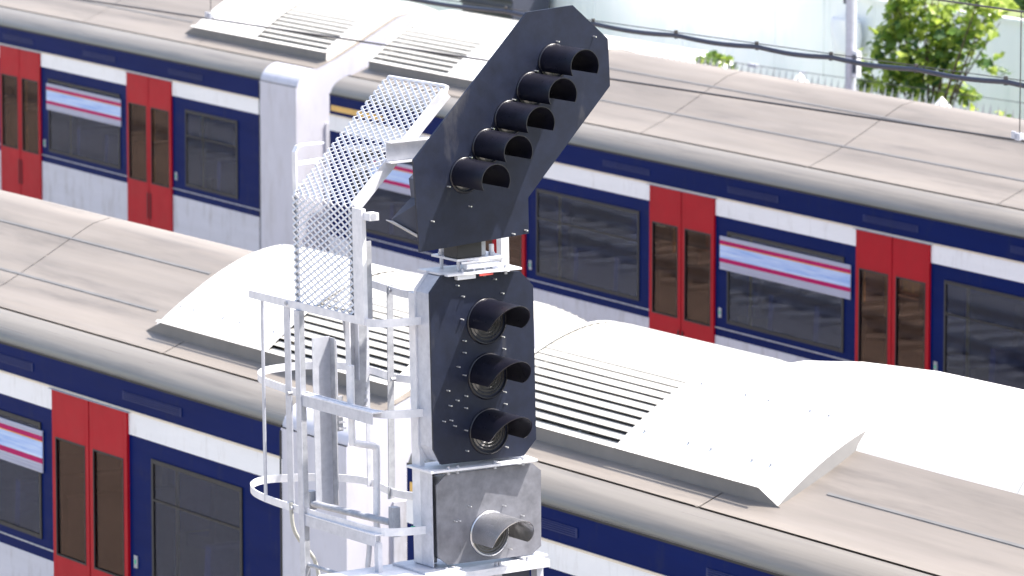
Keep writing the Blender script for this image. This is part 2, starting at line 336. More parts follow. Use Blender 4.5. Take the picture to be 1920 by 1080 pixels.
        for (a, c) in wins:
            f_ = MB()
            y0, y1 = Y(0.010, 0.0)
            for (p, q, r_, t_) in ((a, a + .03, 1.93, 2.80), (c - .03, c, 1.93, 2.80), (a + .03, c - .03, 1.93, 1.96), (a + .03, c - .03, 2.77, 2.80), (a + .03, c - .03, 2.50, 2.515)):
                f_.box(p, q, y0, y1, r_, t_, 'rubberb')
            wo = f_.build('window', root)
            p_ = MB(); p_.box(a + .03, c - .03, *Y(0.005, 0.0005), 1.96, 2.77, 'glass'); p_.build('pane', wo)
    for e_ in (0, 1):   # air-conditioning pods at both coach ends
        def X(v): return v if not e_ else CL - v
        b = MB(); ys = [0.42 + 0.07 * i for i in range(29)]
        def slab(xa, xb, m, rise=0.0, slope=0.0):
            vs = []; n = len(ys)
            for y in ys: vs.append((X(xa), y, podz(y) + rise))
            for y in ys: vs.append((X(xb), y, podz(y) + rise - slope))
            b.add(vs, [(i, i + 1, n + i + 1, n + i) for i in range(n - 1)], m, True)
        slab(1.9, 3.45, 'pod'); slab(3.45, 3.65, 'pod', 0, 0.10)
        b.prism([(X(0.12), 3.60), (X(0.12), 3.64), (X(1.88), 3.64), (X(1.88), 3.60)], 'y', 0.5, 2.3, 'slat')
        for yy in (0.42, 2.38):
            o_ = 0.0
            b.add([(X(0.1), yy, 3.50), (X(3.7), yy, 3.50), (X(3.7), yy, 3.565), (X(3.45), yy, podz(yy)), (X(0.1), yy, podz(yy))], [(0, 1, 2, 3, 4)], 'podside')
            b.add([(X(0.1), yy + (-.02 if yy < 1 else .02), podz(yy) + .002), (X(3.5), yy + (-.02 if yy < 1 else .02), podz(yy) + .002), (X(3.5), yy, podz(yy) + .012), (X(0.1), yy, podz(yy) + .012)], [(0, 1, 2, 3)], 'pod')
        n = len(ys)
        b.add([(X(0.1), y, podz(y)) for y in ys] + [(X(0.1), 2.38, 3.5), (X(0.1), 0.42, 3.5)], [list(range(n + 2))], 'pod')
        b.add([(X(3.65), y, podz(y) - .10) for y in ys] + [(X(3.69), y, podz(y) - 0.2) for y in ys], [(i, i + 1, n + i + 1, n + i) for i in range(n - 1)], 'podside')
        for xx in (0.1, 1.86):
            vs = [(X(xx), y, podz(y) + .004) for y in ys] + [(X(xx + .05), y, podz(y) + .004) for y in ys]
            b.add(vs, [(i, i + 1, n + i + 1, n + i) for i in range(n - 1)], 'pod', True)
        for xx in (2.62, 3.3):
            b.add([(X(xx), y, podz(y) + .003) for y in ys] + [(X(xx + .014), y, podz(y) + .003) for y in ys], [(i, i + 1, n + i + 1, n + i) for i in range(n - 1)], 'slat', True)
        for xx in (2.0, 2.5, 2.75, 3.2, 3.4):
            for y in (.56, .98, 1.4, 1.82, 2.24): b.box(X(xx) - .012, X(xx) + .012, y - .012, y + .012, podz(y) - .004, podz(y) + .008, 'galv')
        pod = b.build('roof_pod', root)
        l = MB(); ns = 36   # louvre slats run along the coach
        for i in range(ns):
            y = 0.44 + (1.92) * i / (ns - 1); z = podz(y)
            l.obox(((X(0.15) + X(1.86)) / 2, y, z - .010), (0.855, 0, 0), (0, 0.0262, 0.011), (0, 0.0015, -0.0015), 'slat')
        for xx in (0.7, 1.3): l.box(min(X(xx), X(xx + .03)), max(X(xx), X(xx + .03)), 0.5, 2.3, 3.66, 3.68, 'slat')
        l.build('louvre', pod)
    for bx in (2.6, CL - 2.6):
        b = MB()
        for yy in (0.32, W - 0.32): b.prism([(bx - 1.7, .55), (bx - 1.5, .75), (bx - .5, .75), (bx - .3, .5), (bx + .3, .5), (bx + .5, .75), (bx + 1.5, .75), (bx + 1.7, .55), (bx + 1.4, .42), (bx - 1.4, .42)], 'y', yy - .05, yy + .05, 'dark')
        b.box(bx - .3, bx + .3, .37, W - .37, .45, .85, 'dark'); bo = b.build('bogie', root)
        for wx in (bx - 1.2, bx + 1.2):
            b = MB()
            for q in (0.66, 2.10):
                pts = [(wx + .42 * math.cos(a * math.pi / 16), .42 + .42 * math.sin(a * math.pi / 16)) for a in range(32)]
                b.prism(pts, 'y', q, q + .08, 'steel', True)
            b.tube([(wx, .6, .42), (wx, 2.2, .42)], .08, 'dark'); b.build('wheelset', bo)
    b = MB()
    for i in range(5): b.box(5.2 + i * 1.7, 6.5 + i * 1.7, 0.3, W - .3, 0.45, 0.898, 'dark')
    b.build('underfloor_equipment', root)
    b = MB()   # gangway bellows at the left-hand end
    for i in range(7):
        x = -0.06 * i - 0.02; r_ = 0.03 if i % 2 else 0.0
        b.box(x - .03, x, 0.8 + r_, 2.0 - r_, 1.05, 3.25 - r_, 'pale' if i % 2 else 'seat')
    b.build('gangway', root)
    return root
def copy_tree(o, parent=None):
    c = o.copy(); COL.objects.link(c)
    if parent is not None: c.parent = parent
    for ch in list(o.children): copy_tree(ch, c)
    return c
def coach_at(T, x): return T @ Matrix.Translation((x, 0, 0))
coach = make_coach(coach_at(FAR, FARG - .4 - CL), 'left-hand coach of the farther train, its pale end beside the wire mesh guard')
spots = [(FAR, FARG + .4, 'right-hand coach of the farther train, running behind the signal under the tree'),
         (NEAR, NEARG - .4 - CL, 'left-hand coach of the nearer train, red door in the lower left corner'),
         (NEAR, NEARG + .4, 'right-hand coach of the nearer train, its roof filling the lower right corner')]
cs = [coach]
for T, x, lb in spots:
    c = copy_tree(coach); c.matrix_world = coach_at(T, x); c['label'] = lb; cs.append(c)
def banner(root, a, c):
    b = MB(); y0 = -0.016; y1 = -0.0105
    def st(z0, z1, m, p=0.0): b.box(a, c, y0 - p, y1, z0, z1, m)
    st(2.722, 2.742, 'bannerwhite'); st(2.706, 2.720, 'bannerwhite'); st(2.670, 2.705, 'magenta'); st(2.662, 2.669, 'orange')
    st(2.540, 2.661, 'bannerblue'); st(2.500, 2.539, 'magenta')
    st(2.478, 2.499, 'bannerwhite'); st(2.455, 2.474, 'bannerwhite'); st(2.432, 2.451, 'bannerwhite')
    b.box(a, c, y1, -0.0055, 2.43, 2.744, 'bannerwhite')
    b.build('window_banner', root, 'pale blue window banner edged with magenta bands and white strips')
banner(cs[0], DOORS[2] + .78, DOORS[3] - .78); banner(cs[1], DOORS[1] + .70, DOORS[2] - .70); banner(cs[1], 1.0, 2.45)
banner(cs[2], DOORS[2] + .78, DOORS[3] - .78)
b = MB(); pr = [(0.92, 3.78), (1.0, 3.905), (1.1, 4.005), (1.25, 4.10), (1.42, 4.18), (1.6, 4.235), (1.78, 4.245), (1.95, 4.20), (2.15, 4.07), (2.35, 3.80), (2.42, 3.60)]
st = [(1.95, -.14), (2.6, -.06), (3.4, -.01), (4.6, 0), (7.0, 0), (11.0, 0), (12.5, -.06), (13.6, -.30)]; n = len(pr)
vs = [(x, y, z + dz) for x, dz in st for y, z in pr]
b.add(vs, [(k * n + i, k * n + i + 1, (k + 1) * n + i + 1, (k + 1) * n + i) for k in range(len(st) - 1) for i in range(n - 1)], 'pod', True)
for x in (5.3, 7.4, 9.5): loft(b, [(y, z + .003) for y, z in pr], x, x + .015, 'slat')
b.build('roof_fairing', cs[3], 'low white rounded fairing along the top of the roof')
for c in (cs[1], cs[3]):
    b = MB(); b.box(0.05, 1.25, -0.008, 0.0, 3.14, 3.20, 'yellow'); b.build('warning_stripe', c, 'yellow stripe along the cantrail')

# ------------------------------------------------------------ signal
e0 = Vector((math.cos(R(33)), math.sin(R(33)), 0)); LE = R(1.3)
E_ = e0 * math.cos(LE) + Vector((0, 0, 1)) * math.sin(LE); K_ = Vector((0, 0, 1)) * math.cos(LE) - e0 * math.sin(LE)
A_ = K_.cross(E_)        # away from the camera
SO = Vector((-0.1408, 24.4, 5.482)); H0 = 5.45
SM = Matrix.Translation(SO - K_ * H0) @ Matrix((( E_.x, A_.x, K_.x, 0), (E_.y, A_.y, K_.y, 0), (E_.z, A_.z, K_.z, 0), (0, 0, 0, 1)))
sig = empty('railway_signal', SM, 'railway signal with three black hooded lamps, leaning five-lamp arm and white caged ladder', 'railway signal')
def q(e, n, k): return Vector((e, -n, k + H0))
def sbox(mb, e0_, e1, n0, n1, k0, k1, m): return mb.box(e0_, e1, -n1, -n0, k0 + H0, k1 + H0, m)
def plate(mb, poly, n0, n1, m):   # polygon in (e,k), thickness between n0 and n1
    return mb.prism([(e, k + H0) for e, k in poly], 'y', -n1, -n0, m)
def hplate(mb, poly, k0, k1, m):
    return mb.prism([(e, -n) for e, n in poly], 'z', k0 + H0, k1 + H0, m)
main = [(-0.209, 0.455), (-0.276, 0.38), (-0.274, -0.354), (-0.235, -0.428), (0.222, -0.440), (0.292, -0.368), (0.291, 0.358), (0.219, 0.432)]
def inset(poly, d):
    cx = sum(p[0] for p in poly) / len(poly); cy = sum(p[1] for p in poly) / len(poly)
    return [(cx + (x - cx) * (1 - d), cy + (y - cy) * (1 - d)) for x, y in poly]
def screws(mb, pts, n, r=0.005):
    for (e, k) in pts:
        mb.tube([q(e, n - .002, k), q(e + .002, n + .022, k)], r, 'screw', 8)
def hood_mesh(e, k, n0, r, L, a0, a1, m, th=0.004, cut=0.0):
    b = MB(); N_ = 28; prof = []
    for j in range(N_ + 1):
        a = R(a0 + (a1 - a0) * j / N_); prof.append((math.cos(a), math.sin(a)))
    nl = 6; vs = []; fs = []
    for rr in (r, r - th):
        for i in range(nl + 1):
            for (c_, s_) in prof:
                lip = L * (1 - cut * (1 - max(0.0, (s_ + .25) / 1.25) ** 0.7)); vs.append(q(e + rr * c_, n0 + lip * i / nl, k + rr * s_))
    w_ = N_ + 1; blk = w_ * (nl + 1)
    for base in (0, blk):
        for i in range(nl):
            for j in range(N_): fs.append((base + i * w_ + j, base + i * w_ + j + 1, base + (i + 1) * w_ + j + 1, base + (i + 1) * w_ + j))
    b.add(vs, fs, m, True)
    f2 = []
    for j in range(N_): f2.append((nl * w_ + j, nl * w_ + j + 1, blk + nl * w_ + j + 1, blk + nl * w_ + j)); f2.append((j, j + 1, blk + j + 1, blk + j))
    for i in range(nl):
        for j in (0, N_): f2.append((i * w_ + j, (i + 1) * w_ + j, blk + (i + 1) * w_ + j, blk + i * w_ + j))
    b.add(vs, f2, m)
    # mounting flange ring
    vs = []; fs = []; n_ = 40
    for j in range(n_):
        a = 2 * math.pi * j / n_
        for rr, nn_ in ((r + .006, n0), (r + .005, n0 + .005), (r - th, n0 + .010), (r - th, n0)): vs.append(q(e + rr * math.cos(a), nn_, k + rr * math.sin(a)))
    for j in range(n_):
        for t_ in range(4): fs.append((j * 4 + t_, j * 4 + (t_ + 1) % 4, ((j + 1) % n_) * 4 + (t_ + 1) % 4, ((j + 1) % n_) * 4 + t_))
    b.add(vs, fs, m, True)
    return b
def lens_mesh(e, k, n0, r, m, rings=6):
    b = MB(); prof = []
    for i in range(rings):   # stepped Fresnel profile
        ra = r * (1 - i / rings); rb = r * (1 - (i + 1) / rings)
        prof += [(ra, n0 + 0.004 + 0.010 * i / rings), (max(rb, 0.002) + .002, n0 + 0.013 + 0.010 * i / rings)]
    n_ = 40; vs = []; fs = []
    for (rr, nn_) in prof:
        for j in range(n_):
            a = 2 * math.pi * j / n_; vs.append(q(e + rr * math.cos(a), nn_, k + rr * math.sin(a)))
    for i in range(len(prof) - 1):
        for j in range(n_): fs.append((i * n_ + j, i * n_ + (j + 1) % n_, (i + 1) * n_ + (j + 1) % n_, (i + 1) * n_ + j))
    fs.append([(len(prof) - 1) * n_ + j for j in range(n_)])
    b.add(vs, fs, m, False); return b
# main head
b = MB(); plate(b, main, -0.008, 0.004, 'black')
screws(b, [(-.105, .348), (.112, .341), (-.111, .241), (.111, .136), (-.101, .14), (.116, .079), (-.102, .085), (-.136, .022), (-.104, -.021), (.115, -.124), (-.098, -.119), (-.146, -.134), (.118, -.181), (-.1, -.175), (-.182, -.224), (-.222, -.224), (-.163, -.252), (-.102, -.28), (.12, -.385), (-.099, -.377), (-.133, .402), (.072, .411), (-.195, -.083), (-.185, -.155)], 0.004, 0.0035)
bb = b.build('backboard', sig, 'black eight-sided backboard behind the three hooded lamps', 0.0015)
for k in (0.217, -0.041, -0.301):
    h = hood_mesh(0.031, k, 0.004, 0.104, 0.27, -14, 190, 'blackgloss', cut=.48).build('hood', bb)
    lens_mesh(0.031, k, -0.004, 0.096, 'lens').build('lens', bb)
b = MB(); cas = inset(main, 0.02); plate(b, cas, -0.125, -0.0085, 'galv')
lip = inset(main, -0.012); plate(b, lip, -0.128, -0.1253, 'galvb')
b.build('lamp_housing', sig, bevel=0.003)
# lower head
low = [(-.209, -.477), (-.261, -.522), (-.261, -.862), (-.209, -.903), (.258, -.915), (.309, -.880), (.315, -.520), (.267, -.480)]
b = MB(); plate(b, low, -0.006, 0.004, 'greyp'); screws(b, [(-.17, -.70), (-.15, -.70), (.10, -.66), (.13, -.87), (-.09, -.64), (.20, -.72)], 0.004, 0.003)
lb = b.build('lower_backboard', sig, 'grey square backboard with clipped corners and one bare metal hood', 0.0015)
hood_mesh(0.023, -0.784, 0.004, 0.104, 0.27, -14, 196, 'hoodm', cut=.36).build('hood', lb)
lens_mesh(0.023, -0.784, -0.004, 0.098, 'clearlens', 7).build('lens', lb)
b = MB(); sbox(b, -.22, .28, -.12, -.0065, -.885, -.50, 'galvd'); b.build('lower_lamp_housing', sig, bevel=0.004)
# posts either side of the heads
b = MB()
sbox(b, -.268, -.240, -.20, -.130, -.915, .36, 'galvb'); sbox(b, -.268, -.262, -.130, -.03, -.915, -.455, 'galv'); sbox(b, -.262, -.190, -.125, -.119, -.915, -.455, 'galvd')
b.build('side_post', sig, bevel=0.002); b = MB()
sbox(b, .262, .290, -.20, -.130, -.915, .36, 'galv')
b.build('side_post', sig, bevel=0.002)
b = MB(); hplate(b, [(-.205, -.215), (-.195, .035), (.195, .06), (.205, -.19)], .450, .459, 'galvb'); sbox(b, -.14, -.04, .0, .03, .428, .4495, 'galvb')
for (e, n) in ((-.10, .005), (-.04, .01), (.13, .02), (.02, .01)): b.tube([q(e, n, .43), q(e, n, .475)], .008, 'galvd', 6)
sbox(b, -.03, .045, .040, .047, .438, .4495, 'redp')
b.build('top_plate', sig, bevel=0.0015)
b = MB(); hplate(b, [(-.125, -.22), (-.125, .005), (.115, .045), (.135, -.24)], .510, .520, 'galvb')
sbox(b, -.115, .115, .022, .030, .500, .5096, 'galvb')
b.tube([q(-.085, .01, .486), q(.092, .01, .486)], .017, 'galvb', 14)
for (e, n) in ((-.09, -.04), (.08, -.02), (-.10, -.17), (.09, -.18)):
    b.tube([q(e, n, .458), q(e, n, .545)], .009, 'galvb', 8); b.tube([q(e, n, .521), q(e, n, .534)], .016, 'galv', 6); b.tube([q(e, n, .535), q(e, n, .570)], .012, 'galvb', 8)
b.build('mounting_plate', sig, bevel=0.0015)
b = MB(); sbox(b, -.12, .015, -.12, -.0, .521, .64, 'rubberb'); sbox(b, .02, .05, -.10, -.02, .521, .61, 'galvd'); b.build('mounting_block', sig, bevel=0.004)
b = MB(); hplate(b, [(-.300, -.20), (-.300, .02), (.262, .06), (.285, -.17)], -.462, -.452, 'galvb')
for (e, n) in ((-.20, .01), (-.15, .01), (.05, .02), (.2, .03)): b.tube([q(e, n, -.478), q(e, n, -.44)], .008, 'galvd', 6)
b.build('middle_plate', sig, bevel=0.0015)
# direction indicator arm
fe = [(.255, 1.640), (.508, 1.654), (.702, 1.483), (.709, 1.262), (.243, .780), (.243, .612), (-.354, .582), (-.378, 1.008)]
b = MB(); plate(b, fe, 0.038, 0.050, 'black')
screws(b, [(.414, 1.493), (.293, 1.366), (.167, 1.243), (.047, 1.119), (-.076, .996), (-.198, .872), (-.084, .77), (-.289, .72), (.62, 1.50), (.15, .62), (.22, .63)], 0.050, 0.0035)
fb = b.build('indicator_backboard', sig, 'black long backboard leaning to the right with five hoods', 0.0015)
for i in range(5):
    e = .396 - .124 * i; k = 1.401 - .1215 * i
    hood_mesh(e, k, 0.050, 0.079, 0.262, -30, 210, 'blackgloss').build('hood', fb)
    lens_mesh(e, k, 0.044, 0.072, 'lens', 4).build('lens', fb)
b = MB(); plate(b, [(.44, 1.52), (.54, 1.40), (-.12, .72), (-.28, .74), (-.30, .90)], -0.12, 0.037, 'cabinet'); b.build('indicator_housing', sig, bevel=0.004)
b = MB(); b.add([q(-.40, -.12, .72), q(-.23, -.12, .86), q(-.23, -.12, .60), q(-.40, -.115, .72), q(-.23, .037, .86), q(-.23, .037, .60)], [(0, 1, 2), (3, 5, 4), (0, 3, 4, 1), (0, 2, 5, 3), (1, 4, 5, 2)], 'cabinet')
b.band([q(-.41, -.118, .715), q(-.22, .0, .585)], (0, 1, 0), .03, .004, 'galvd'); b.build('gusset', sig)
b = MB(); sbox(b, .30, .345, -.32, -.28, -.46, 1.15, 'galvb'); sbox(b, .20, .345, -.28, -.12, 1.0, 1.05, 'galv'); sbox(b, .295, .34, -.28, -.18, -.446, -.40, 'galv'); b.build('indicator_post', sig, bevel=0.002)
# mesh guard
NL, NR, KB, KM = -.874, -.306, .222, .765; TE = .05; TK = KM + (TE + .48) * 0.965
LM = KM - KB; LS = math.hypot(TE + .48, TK - KM)
def gpt(n, s, off=0.0):     # point on the folded sheet: s metres up from the bottom edge
    if s <= LM: return q(-.48 + off, n, KB + s)
    t = (s - LM) / LS
    return q(-.48 + (TE + .48) * t, n, KM + (TK - KM) * t + off)
guard = MB(); cw, chh = .063, .033; wn = NR - NL
def strand(n0, s0, n1, s1, tilt, sgn=1):
    a = gpt(n0, s0); c = gpt(n1, s1); d = c - a
    if d.length < .004: return
    mid = (s0 + s1) / 2
    nrm = Vector((-1, 0, 0)) if mid < LM else Vector((-(TK - KM), 0, TE + .48)).normalized()
    sd = d.cross(nrm).normalized(); wv = (sd * math.cos(tilt) + nrm * math.sin(tilt)); th = d.cross(wv).normalized()
    guard.obox((a + c) / 2, d / 2, wv * (.0066 if sgn > 0 else .0076), th * .0010, 'galvb')
def family(sg):
    # straight diagonal lines clipped to the panel; broken at every cell so the fold is followed
    tot = LM + LS; i0 = -int(tot / chh) - 2
    for i in range(i0, int(wn / cw) + int(tot / chh) + 4):
        for base, top in ((0, LM), (LM, tot)):
            # line: n = NL + i*cw + sg*(s)*cw/chh  (between base and top)
            s0, s1 = base, top
            sl = sg * cw / chh
            off = NL + i * cw
            # clip to n range
            ts = []
            for s in (s0, s1): ts.append(off + sl * (s if sg > 0 else s))
            def n_at(s): return off + sl * s
            a, c = s0, s1
            na, nc = n_at(a), n_at(c)
            lo, hi = NL, NR
            if max(na, nc) < lo or min(na, nc) > hi: continue
            def s_for(nv): return (nv - off) / sl
            if na < lo: a = s_for(lo)
            if na > hi: a = s_for(hi)
            if nc < lo: c = s_for(lo)
            if nc > hi: c = s_for(hi)
            if c <= a: continue
            strand(n_at(a), a, n_at(c), c, 0.45 if sg > 0 else 0.35, sg)
family(1); family(-1)
go = guard.build('guard_mesh', sig, 'white diamond mesh sheet folded over the ladder cage')
b = MB()
top = smoothline([gpt(NR, LM), gpt(NR, LM + .1), gpt(NR, LM + LS * .5), gpt(NR, LM + LS - .03), gpt(NR - .03, LM + LS), gpt(NR - .15, LM + LS)], 5)
b.band([gpt(NR, LM - .005), gpt(NR, LM + LS - .03), gpt(NR - .03, LM + LS + .005)], (-.7, 0, .7), .010, .004, 'galvb')
b.tube([gpt(NR, LM), gpt(NR, LM + LS - .03), gpt(NR - .02, LM + LS), gpt(NR - .05, LM + LS + .004), gpt(NL + .03, LM + LS + .004)], .0085, 'galvb', 8)
b.obox((gpt(NR + .004, LM) + gpt(NR + .004, LM + LS - .03)) / 2, (gpt(NR, LM + LS - .03) - gpt(NR, LM)) / 2, Vector((.62, 0, -.62)).normalized() * .030, (0, .004, 0), 'galvb')
sbox(b, -.50, -.478, -.300, -.215, .225, .765, 'galvb'); sbox(b, -.478, -.47, -.300, -.292, .225, .765, 'galvd')
sbox(b, -.476, -.40, -.306, -.300, .235, .60, 'galvd')
sbox(b, -.49, -.44, -.215, -.16, .715, .750, 'galvb'); b.tube([q(-.47, -.16, .732), q(-.47, -.19, .732)], .018, 'galv', 8)
b.build('guard_frame', go)
b = MB(); sbox(b, -.31, -.07, -.30, -.294, .955, 1.055, 'galvb'); sbox(b, -.31, -.07, -.294, -.255, 1.049, 1.055, 'galvb'); sbox(b, -.31, -.07, -.294, -.255, .955, .961, 'galvb')
sbox(b, -.12, -.08, -.2549, .037, .965, 1.02, 'galv'); b.tube([q(-.16, -.30, .99), q(-.17, -.62, .98), q(-.19, -.86, .96)], .013, 'galvb', 8); b.tube([q(-.17, -.30, .97), q(-.24, -.7, .88)], .012, 'galvb', 8)
b.build('guard_bracket', sig)
# cage hoops
def hoopline(pts, k): return [q(e, n, k) for e, n in smooth2(pts)]
def smooth2(pts):
    v = smoothline([(a, b_, 0) for a, b_ in pts], 5); return [(p.x, p.y) for p in v]
hoops = [(.239, [(-.262, -.09), (-.40, -.11), (-.475, -.15), (-.49, -.22), (-.49, -.40), (-.488, -.70), (-.488, -1.0), (-.482, -1.30)], [(.12, -1.35), (.13, -1.18), (.095, -.9), (.10, -.78), (.20, -.72), (.26, -.40), (.26, -.2)]),
         (-.193, [(-.262, -.09), (-.39, -.13), (-.45, -.20), (-.465, -.40), (-.455, -.8), (-.43, -1.15), (-.39, -1.38), (-.30, -1.52), (-.20, -1.57), (-.05, -1.56), (.06, -1.48), (.13, -1.36), (.15, -1.2), (.13, -1.0), (.17, -.85), (.25, -.6), (.262, -.2)], None),
         (-.746, [(-.262, -.09), (-.40, -.13), (-.465, -.20), (-.48, -.40), (-.485, -.9), (-.47, -1.2), (-.43, -1.40), (-.35, -1.55), (-.24, -1.62), (-.10, -1.58), (.02, -1.5), (.10, -1.4), (.14, -1.26), (.09, -.95), (.13, -.80), (.24, -.6), (.262, -.2)], None)]
for k, a, c in hoops:
    b = MB(); b.band(hoopline(a, k), (0, 0, 1), .0185, .006, 'galvb')
    if c: b.band(hoopline(c, k), (0, 0, 1), .0185, .006, 'galv')
    for (e, n) in ((-.487, -.93), (-.35, -.125), (.10, -.95)): b.tube([q(e - .012, n, k), q(e + .012, n, k)], .010, 'galvd', 8)
    if k < -.7: b.band([q(-.330, -.119, k), q(-.312, -.112, k)], (0, 0, 1), .0205, .010, 'green')
    b.build('cage_hoop', sig)
# cage uprights and ladder
for nm, pts, hw, wd, m in [
    ('cage_upright', [(-.474, -1.19, .245), (-.468, -1.215, -.765)], .011, (0, 1, 0), 'galv'),
    ('cage_upright', [(-.482, -.945, .245), (-.478, -.955, -.765)], .026, (0, 1, 0), 'galv'),
    ('cage_upright', [(.125, -1.22, .26), (.117, -1.22, -.76)], .010, (1, 0, 0), 'galv'),
    ('cage_upright', [(.112, -.98, .26), (.098, -.98, -.70), (.092, -.98, -.78)], .017, (1, 0, 0), 'galvd')]:
    b = MB(); b.band([q(*p) for p in pts], wd, hw, .007, m); b.build(nm, sig)
b = MB(); b.tube(smoothline([q(-.490, -.94, -.72), q(-.483, -.94, -.83), q(-.453, -.94, -.90), q(-.401, -.94, -.965), q(-.36, -.94, -1.04), q(-.345, -.94, -1.2), q(-.34, -.94, -2.0)]), .010, 'rubber', 8); b.build('cable', sig)
b = MB()
sbox(b, -.500, -.474, -.845, -.800, -H0 + .1, .22, 'galvd'); sbox(b, -.504, -.5001, -.845, -.8, -H0 + .1, .22, 'galv')
sbox(b, -.478, -.470, -.865, -.835, .22, .755, 'galvd'); sbox(b, -.478, -.470, -.37, -.31, .22, .75, 'galvd')
sbox(b, -.492, -.470, -.185, -.150, -H0 + .1, -.79, 'galv'); b.build('ladder_stile', sig)
for i in range(16):
    k = -1.0 - .28 * i; MB().tube([q(-.482, -.80, k), q(-.482, -.185, k)], .011, 'galvd', 8).build('ladder_rung', sig)
for k in (-.185, -.760):
    b = MB()
    sbox(b, -.497, -.440, -.80, -.17, k, k + .006, 'galvb'); sbox(b, -.497, -.491, -.80, -.17, k - .05, k - .0005, 'galv'); sbox(b, -.46, -.44, -.815, -.775, k - .05, k - .0005, 'galvd'); b.build('cross_beam', sig)
b = MB()
b.tube([q(-.32, -1.02, -.76), q(-.33, -.30, -.735)], .017, 'galvd', 12); sbox(b, -.34, -.30, -1.06, -1.02, -.79, -.70, 'galvd'); sbox(b, -.34, -.30, -.30, -.26, -.80, -.66, 'galvd')
b.build('cross_beam', sig)
b = MB()   # tall channel behind the ladder
sbox(b, -.318, -.222, -1.0, -.994, -.77, .045, 'galv'); sbox(b, -.222, -.217, -1.03, -.95, -.77, .040, 'galvd'); sbox(b, -.190, -.185, -1.03, -.99, -.3, .02, 'galv')
sbox(b, -.215, -.16, -1.0, -.99, -.42, -.25, 'galvd')
for i in range(5): sbox(b, -.19, -.15, -.985, -.975, -.41 + i * .03, -.40 + i * .03, 'galvb')
b.build('channel_post', sig)
b = MB()
hp = [(-.385, .20), (-.36, .20), (-.36, -.30), (-.385, -.28)]
b.prism([(-.385, H0 + .215), (-.248, H0 + .215), (-.262, H0 - .10), (-.285, H0 - .26), (-.345, H0 - .26), (-.35, H0 - .1)], 'y', .60, .607, 'galvd')
sbox(b, -.372, -.366, -.6, -.56, -.25, .21, 'galvb'); sbox(b, -.320, -.314, -.6, -.57, -.10, .21, 'galv')
for i in range(4): sbox(b, -.30, -.25, -.62, -.61, -.25 + i * .035, -.235 + i * .035, 'galv')
sbox(b, -.34, -.25, -.65, -.62, -.28, -.12, 'galvd')
b.build('support_plate', sig)
b = MB(); b.tube(smoothline([q(-.436, -.45, .0), q(-.438, -.45, -.34), q(-.425, -.45, -.368), q(-.352, -.45, -.388), q(-.318, -.45, -.40), q(-.306, -.45, -.44), q(-.314, -.45, -.8), q(-.308, -.45, -1.02), q(-.308, -.45, -1.5)], 5), .0165, 'galvb', 12)
b.tube([q(-.352, -.45, -.80), q(-.36, -.45, -.90), q(-.37, -.45, -.97)], .013, 'galv', 8)
b.build('handrail', sig)
b = MB(); r_ = [(-.455, .72), (-.455, .96), (-.44, .985), (-.41, .992), (-.30, .992)]
b.band([q(e, NL - .01, k) for e, k in r_], (0, 1, 0), .016, .010, 'galvb'); b.band([q(-.45, NL - .01, .905), q(-.30, NL - .01, .912)], (0, 1, 0), .016, .018, 'galvb'); b.band([q(-.452, NL - .01, .80), q(-.40, NL - .01, .80)], (0, 1, 0), .016, .010, 'galvb')
b.build('grab_handle', sig)
# deck, base plates and the tower under it
b = MB(); hplate(b, [(-.74, -.285), (-.74, .09), (.30, .09), (.30, -.285)], -.945, -.930, 'galvb')
sbox(b, -.74, .30, .078, .09, -.965, -.9455, 'galvb'); sbox(b, -.35, -.15, -.26, .03, -.9295, -.918, 'galv'); sbox(b, .19, .33, -.26, .03, -.9295, -.918, 'galv')
for (e, n) in ((-.23, .02), (-.19, .02), (.02, .06), (.04, .06), (.2, .05)): b.tube([q(e, n, -.945), q(e, n, -.91)], .009, 'galvd', 6)
b.build('deck', sig, bevel=0.002)
b = MB()
for e in (-.24, .04, .27): sbox(b, e - .018, e + .018, .0, .05, -2.2, -.966, 'galv')
sbox(b, -.22, .25, -.06, -.01, -1.6, -.97, 'cabinet'); sbox(b, -.26, .29, .0, .05, -2.24, -2.2, 'galv')
sbox(b, -.14, .16, -.30, -.0605, -H0 + .2, -.9455, 'galvd'); sbox(b, -.45, .45, -.6, .3, -H0 - .3, -H0 + .2, 'concrete')
b.build('tower', sig)

# ------------------------------------------------------------ overhead wires (over the middle line)
def wire_thing(name, T, segs, label, cat, group=None):
    rt = empty(name, T, label, cat, group)
    for nm, pts, r_, m in segs:
        b = MB(); b.tube(pts, r_, m, 8); b.build(nm, rt)
    return rt
def catw(x0, x1, z0, z1, y, sag=0.0, n=24): return [(x0 + (x1 - x0) * i / n, y, z0 + (z1 - z0) * i / n - sag * 4 * (i / n) * (1 - i / n)) for i in range(n + 1)]
cz = lambda x: 4.955 + (x - 16.43) * .0165
cont = [(x, -5.0, cz(x)) for x in (-6, 16.43, 21.6, 29.26, 42)]
segs = [('contact_wire', cont, .0085, 'wire'), ('messenger_wire', [(x, -5.0, 6.05 + .0009 * (x - 29.2) ** 2) for x in range(-6, 46, 2)], .007, 'wire')]
for x in (7.5, 16.43, 29.27, 38): segs.append(('dropper', [(x, -5.0, cz(x)), (x, -5.0, 6.05 + .0009 * (x - 29.2) ** 2)], .004, 'wire'))
ct = wire_thing('overhead_wire', FAR, segs, 'thin overhead contact wire with hanging droppers between the two trains', 'overhead wire')
for x in (16.43, 29.27):
    b = MB(); b.box(x - .03, x + .03, -5.02, -4.98, cz(x), cz(x) + .05, 'galv'); b.box(x - .06, x - .02, -5.03, -5.015, cz(x) + .01, cz(x) + .06, 'galv'); b.build('wire_clamp', ct)
cp = []; clips = [19.2, 21.2, 22.65, 23.95, 25.15, 26.2, 27.35, 28.5, 29.7]
